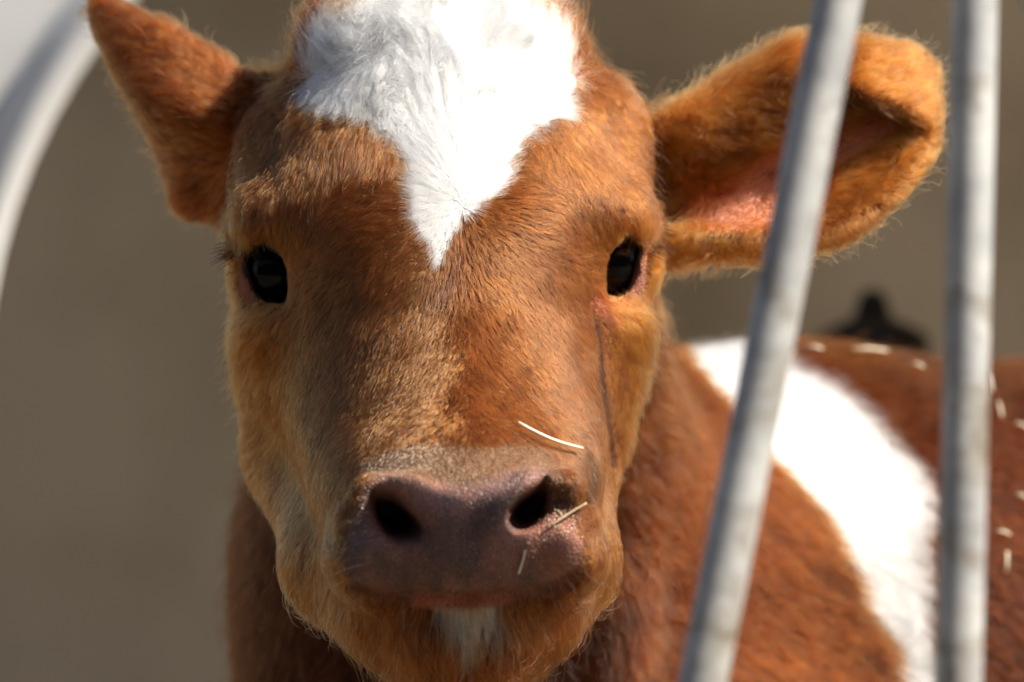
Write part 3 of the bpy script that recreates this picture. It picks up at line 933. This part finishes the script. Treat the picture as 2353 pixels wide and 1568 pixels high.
    for k in range(1, K):
        t_ = k / (K - 1)
        d = D + curl * k
        d = d - (d * n).sum(1)[:, None] * n
        d /= np.linalg.norm(d, axis=1)[:, None] + 1e-6
        q = p + d * step[:, None]
        h = ln * lift * (t_ * 1.5 - .75 * t_ * t_) + .02
        g, gl = normal_of(q)
        f = sample(q) / np.clip(gl, .5, 2)
        n = g / gl[:, None]
        mv = np.clip(h - f, -.25, .35)
        # off a thin rim the strand simply carries on
        q = q + n * mv[:, None]
        p = q; P[:, k] = q
    # ---- locks: strands of one cell lean towards their common tip
    cs = np.where(head & (z > 6), .55, np.where(head & (np.abs(x) < 7) & (z > -11), .17, .42))
    jit = np.floor((root + .15 * np.stack([smooth_noise(root, 1, 51), smooth_noise(root, 1, 52), smooth_noise(root, 1, 53)], 1)) / cs[:, None]).astype(np.int64)
    key = (jit[:, 0] * 73856093) ^ (jit[:, 1] * 19349663) ^ (jit[:, 2] * 83492791)
    uq, inv = np.unique(key, return_inverse=True)
    cn = np.bincount(inv).astype(float)
    mt = np.stack([np.bincount(inv, P[:, -1, i]) / cn for i in range(3)], 1)
    off = mt[inv] - P[:, -1]
    ol = np.linalg.norm(off, axis=1); off[ol > .8] = 0
    amt = rng.uniform(.25, .75, len(uq))[inv] * np.where(trunk, .55, 1)
    for k in range(1, K):
        P[:, k] += off * (amt * (k / (K - 1)) ** 1.6)[:, None]
    tint = (1 + .22 * rng.normal(0, 1, len(uq))[inv] + .20 * rng.normal(0, 1, N))
    white = np.clip(bl + bd, 0, 1)
    tint = 1 + (tint - 1) * (1 - .8 * white)
    col = col * np.clip(tint, .45, 1.7)[:, None]
    PW = to_world(P)
    rr = np.where(trunk, .00016, np.where(er | el, .00013, .00010))
    wb_ = head & (bl > .5)
    parts = [('white_blaze', wb_), ('face_fur', head & ~wb_), ('ear_fur', er), ('ear_fur', el), ('body_fur', trunk)]
    for nm, m in parts:
        o = make_curves(nm, PW[m], rr[m], rr[m] * .35, col[m], HF if nm == 'face_fur' else HM, calf)
        tag(o, kind='stuff')
    print('hairs', N, 'verts', len(V), [int(m.sum()) for _, m in parts])

# eyelashes and whiskers
def surf_hit(px, py, d0=-20.0, d1=14.0):
    ds = np.arange(d0, d1, .08)
    pts = np.array([L(px, py, d) for d in ds])
    f = sample(pts)
    i = int(np.argmax(f < 0.02))
    return pts[i]
def strands(name, items, r0, r1, color, parent, K=8):
    P = []
    for root, d0, d1, ln in items:
        d0 = np.asarray(d0, float); d1 = np.asarray(d1, float)
        d0 /= np.linalg.norm(d0); d1 /= np.linalg.norm(d1)
        p = np.array(root, float); row = [p.copy()]
        for k in range(1, K):
            t = k / (K - 1); d = d0 * (1 - t) + d1 * t; d /= np.linalg.norm(d)
            p = p + d * ln / (K - 1); row.append(p.copy())
        P.append(row)
    P = to_world(np.array(P)); n_ = len(P)
    o = make_curves(name, P, np.full(n_, r0), np.full(n_, r1), np.tile(color, (n_, 1)), HM, parent)
    return tag(o, kind='stuff')
for s, sg in (('right', 1), ('left', -1)):
    lids = lid_lines[s]; c = EYES[s][0]
    up = [p for p in lids if p[2] > c[2] + .45 and (p[0] - c[0]) * sg > .25]
    items = []
    for i in range(120):
        p = up[rng.integers(len(up))] + rng.normal(0, .05, 3)
        b_ = rng.choice([-.12, 0, .12]) + rng.normal(0, .05)
        out = np.array([sg * 1.0, -.45, -.05 + b_]) + rng.normal(0, .08, 3)
        items.append((p, out, out + np.array([sg * .2, .15, -.55 + b_]), rng.uniform(.9, 1.75)))
    strands('eyelashes', items, .00026, .00006, (.02, .010, .006), calf)
wi = []
for i in range(44):
    px_ = rng.uniform(880, 1330); py_ = 1330 + rng.uniform(-40, 45) - max(0, px_ - 1230) * .25
    p = surf_hit(px_, py_)
    sg = (px_ - 1062) / 280
    wi.append((p, (sg * .8 + rng.normal(0, .3), -1, -.3 + rng.normal(0, .3)), (sg + rng.normal(0, .4), -.2, -1 + rng.normal(0, .4)), rng.uniform(.6, 2.2)))
for i in range(40):
    px_ = rng.uniform(900, 1220); py_ = rng.uniform(1395, 1500)
    p = surf_hit(px_, py_)
    wi.append((p, (rng.normal(0, .3), -1, -.5), (rng.normal(0, .3), -.2, -1), rng.uniform(1, 2.6)))
for i in range(24):
    px_ = rng.uniform(800, 900); py_ = rng.uniform(1180, 1340)
    p = surf_hit(px_, py_)
    wi.append((p, (-1, -.6, rng.normal(0, .3)), (-1, .1, -.5), rng.uniform(.6, 1.8)))
strands('whiskers', wi, .00009, .00004, (.38, .25, .14), calf)

# ------------------------------------------------------------------ gate of round galvanised bars in front
zm = simple('galvanised_steel', (.28, .285, .29), (.50, .50, .475), 38, .55, .3, .0008, .15)
zt = zm.node_tree; zn = zt.nodes; zb = zn['Principled BSDF']
dn = noise(zt, 26, 5, .65); dr = ramp(zt, dn.outputs['Fac'], [(.50, (0, 0, 0)), (.66, (1, 1, 1))])
dx_ = zn.new('ShaderNodeMix'); dx_.data_type = 'RGBA'; old = zb.inputs['Base Color'].links[0].from_socket
zt.links.new(dr.outputs['Color'], dx_.inputs['Factor']); zt.links.new(old, dx_.inputs['A']); dx_.inputs['B'].default_value = (.17, .14, .10, 1)
zt.links.new(dx_.outputs['Result'], zb.inputs['Base Color'])
gate = bpy.data.objects.new('metal_gate', None); COL.objects.link(gate)
gate.location = (.14, 1.26, 0)
tag(gate, 'galvanised steel gate with two blurred bars in front of the calf', 'gate')
def gbar(name, a, b, r):
    n = 14; a, b = np.array(a), np.array(b); off = np.array([.14, 1.26, 0])
    return tube(name, [a + (b - a) * t - off for t in np.linspace(0, 1, n)], r, zm, gate, 24)
def through(p0, p1, z0, z1):
    p0, p1 = np.array(p0), np.array(p1)
    f = lambda z: p0 + (p1 - p0) * (z - p0[2]) / (p1[2] - p0[2])
    return f(z0), f(z1)
GB, GT = .10, 1.22
a, b = through(world_at(1926, 0, 1.28), world_at(1614, 1568, 1.26), GB, GT); lb = (a, b)
gbar('bar', a, b, .0080)
a, b = through(world_at(2240, 0, 1.28), world_at(2203, 1568, 1.26), GB, GT); rb = (a, b)
gbar('bar', a, b, .0077)
gbar('rail', (-.95, lb[0][1] + .004, GB), (1.0, lb[0][1] + .004, GB), .014)
gbar('rail', (-.95, lb[1][1] + .004, GT), (1.0, lb[1][1] + .004, GT), .014)
gbar('post', (1.0, lb[0][1], 0.0), (1.0, lb[0][1] + .01, 1.3), .022)
gbar('post', (-.95, lb[0][1], 0.0), (-.95, lb[0][1] + .01, 1.3), .022)

# ------------------------------------------------------------------ straw lying on the calf
sw1 = simple('pale_straw', (.70, .60, .42), (.82, .74, .58), 200, .5)
sw2 = simple('dull_straw', (.42, .32, .17), (.58, .46, .28), 200, .6)
def straw(name, pts, r, material, label, group=None, up=.25, straight=False):
    P = []
    for px_, py_ in pts:
        q = surf_hit(px_, py_); g, gl = normal_of(q[None]); P.append(q + g[0] / gl[0] * up)
    if straight: P = [P[0], (P[0] + P[-1]) * .5 + np.array([.04, 0, .05]), P[-1]]
    P = catmull(np.array(P), 9)
    PW = to_world(P); c = PW.mean(0)
    o = tube(name, [p - c for p in PW], r, material, None, 7)
    o.location = c
    return tag(o, label, 'straw', group)
straw('straw_stalk', [(1181, 989), (1212, 1006), (1252, 1025), (1290, 1037), (1320, 1043)], .00062, sw1, 'long pale curved straw lying across the top of the muzzle', up=.42)
straw('straw_stalk', [(1338, 1154), (1315, 1178), (1290, 1200), (1266, 1217)], .0004, sw2, 'dull thin straw sticking out sideways beside the right nostril', up=.25, straight=True)
straw('straw_stalk', [(1203, 1262), (1196, 1288), (1189, 1314)], .0005, sw1, 'short upright straw hanging below the lit nostril', up=.14, straight=True)
FLK_NAMES = ['pale straw fleck on the ridge of the back just right of the slanted bar','longest pale straw fleck on the ridge of the back between the two bars','fat pale straw fleck right of the upright bar near the top of the back','upright straw fleck beside the upright bar under the fat fleck','second upright straw fleck below the first, right of the upright bar','slanting straw fleck at the right edge of the frame on brown flank','long upright straw fleck low on the flank right of the upright bar','small straw fleck just left of the upright bar under the back ridge','short level straw fleck on the low flank beside the upright bar','small straw fleck halfway down the flank near the frame edge','tiny straw fleck highest on the flank at the right frame edge','short straw fleck on the white band behind the slanted bar']
FLK = [((1850,818),(1886,822)),((1955,822),(2030,826)),((2300,820),(2310,845)),((2262,880),(2266,915)),((2280,940),(2286,972)),((2318,985),(2350,1000)),((2294,1265),(2292,1310)),((2085,855),(2110,862)),((2270,1220),(2300,1228)),((2318,1140),(2340,1150)),((2330,815),(2345,822)),((1720,782),(1745,786))]
for (a, b), lab in zip(FLK, FLK_NAMES):
    pa, pb_ = surf_hit(a[0], a[1] + 14, 18, 95), surf_hit(b[0], b[1] + 14, 18, 95)
    if np.linalg.norm(pa - pb_) > 2.5:
        dd_ = (to_world(pa)[1] - 1.65) * 100; pb_ = pa + L(b[0], b[1], dd_) - L(a[0], a[1], dd_)
    if sample(pa[None])[0] > .6: pa = pb_ + np.array([-.5, 0, .2])
    if sample(pa[None])[0] > 1.2 or np.linalg.norm(pa - pb_) > 6: continue
    pts = []
    for q in (pa, pb_):
        g, gl = normal_of(q[None]); pts.append(to_world(q + g[0] / gl[0] * .80))
    pts = [pts[0], (pts[0] + pts[1]) / 2 + np.array([0, -.0006, .0008]), pts[1]]
    c = np.mean(pts, 0)
    o = tube('straw_fleck', [p - c for p in pts], .00065, sw1, None, 6)
    o.location = c
    tag(o, lab, 'straw', "straw flecks on the calf's back")

# crumbs of hay and dirt stuck to the muzzle
def crumbs(n, fx, fy, size):
    out = []
    for _ in range(n):
        q = surf_hit(fx(), fy())
        g, gl = normal_of(q[None]); nn_ = g[0] / gl[0]
        c = to_world(q + nn_ * .05)
        u = np.cross(nn_, rng.normal(size=3)); u /= np.linalg.norm(u); v2 = np.cross(nn_, u)
        L_ = size * rng.uniform(.5, 1.6); W_ = size * rng.uniform(.25, .6)
        a_ = [c + (RM @ (u * L_ * sx + v2 * W_ * sy + nn_ * W_ * .5 * sz)) for sx, sy, sz in ((-1, 0, 0), (0, -1, 0), (1, 0, 0), (0, 1, 0), (0, 0, 1), (0, 0, -1))]
        out.append(a_)
    return out
cr = crumbs(55, lambda: rng.normal(1285, 26), lambda: rng.normal(1195, 34), .0007) + crumbs(46, lambda: rng.normal(1040, 45), lambda: rng.normal(1300, 34), .00035) + crumbs(40, lambda: rng.uniform(1000, 1330), lambda: rng.uniform(1100, 1340), .0004)
bm = bmesh.new()
for a_ in cr:
    vs = [bm.verts.new(p) for p in a_]
    for i in range(4):
        bm.faces.new((vs[i], vs[(i+1) % 4], vs[4])); bm.faces.new((vs[(i+1) % 4], vs[i], vs[5]))
me = bpy.data.meshes.new('hay_crumbs'); bm.to_mesh(me); bm.free()
tag(link_mesh('hay_crumbs', me, sw2), 'crumbs of hay and dirt stuck around the lit nostril', 'crumbs', kind='stuff')
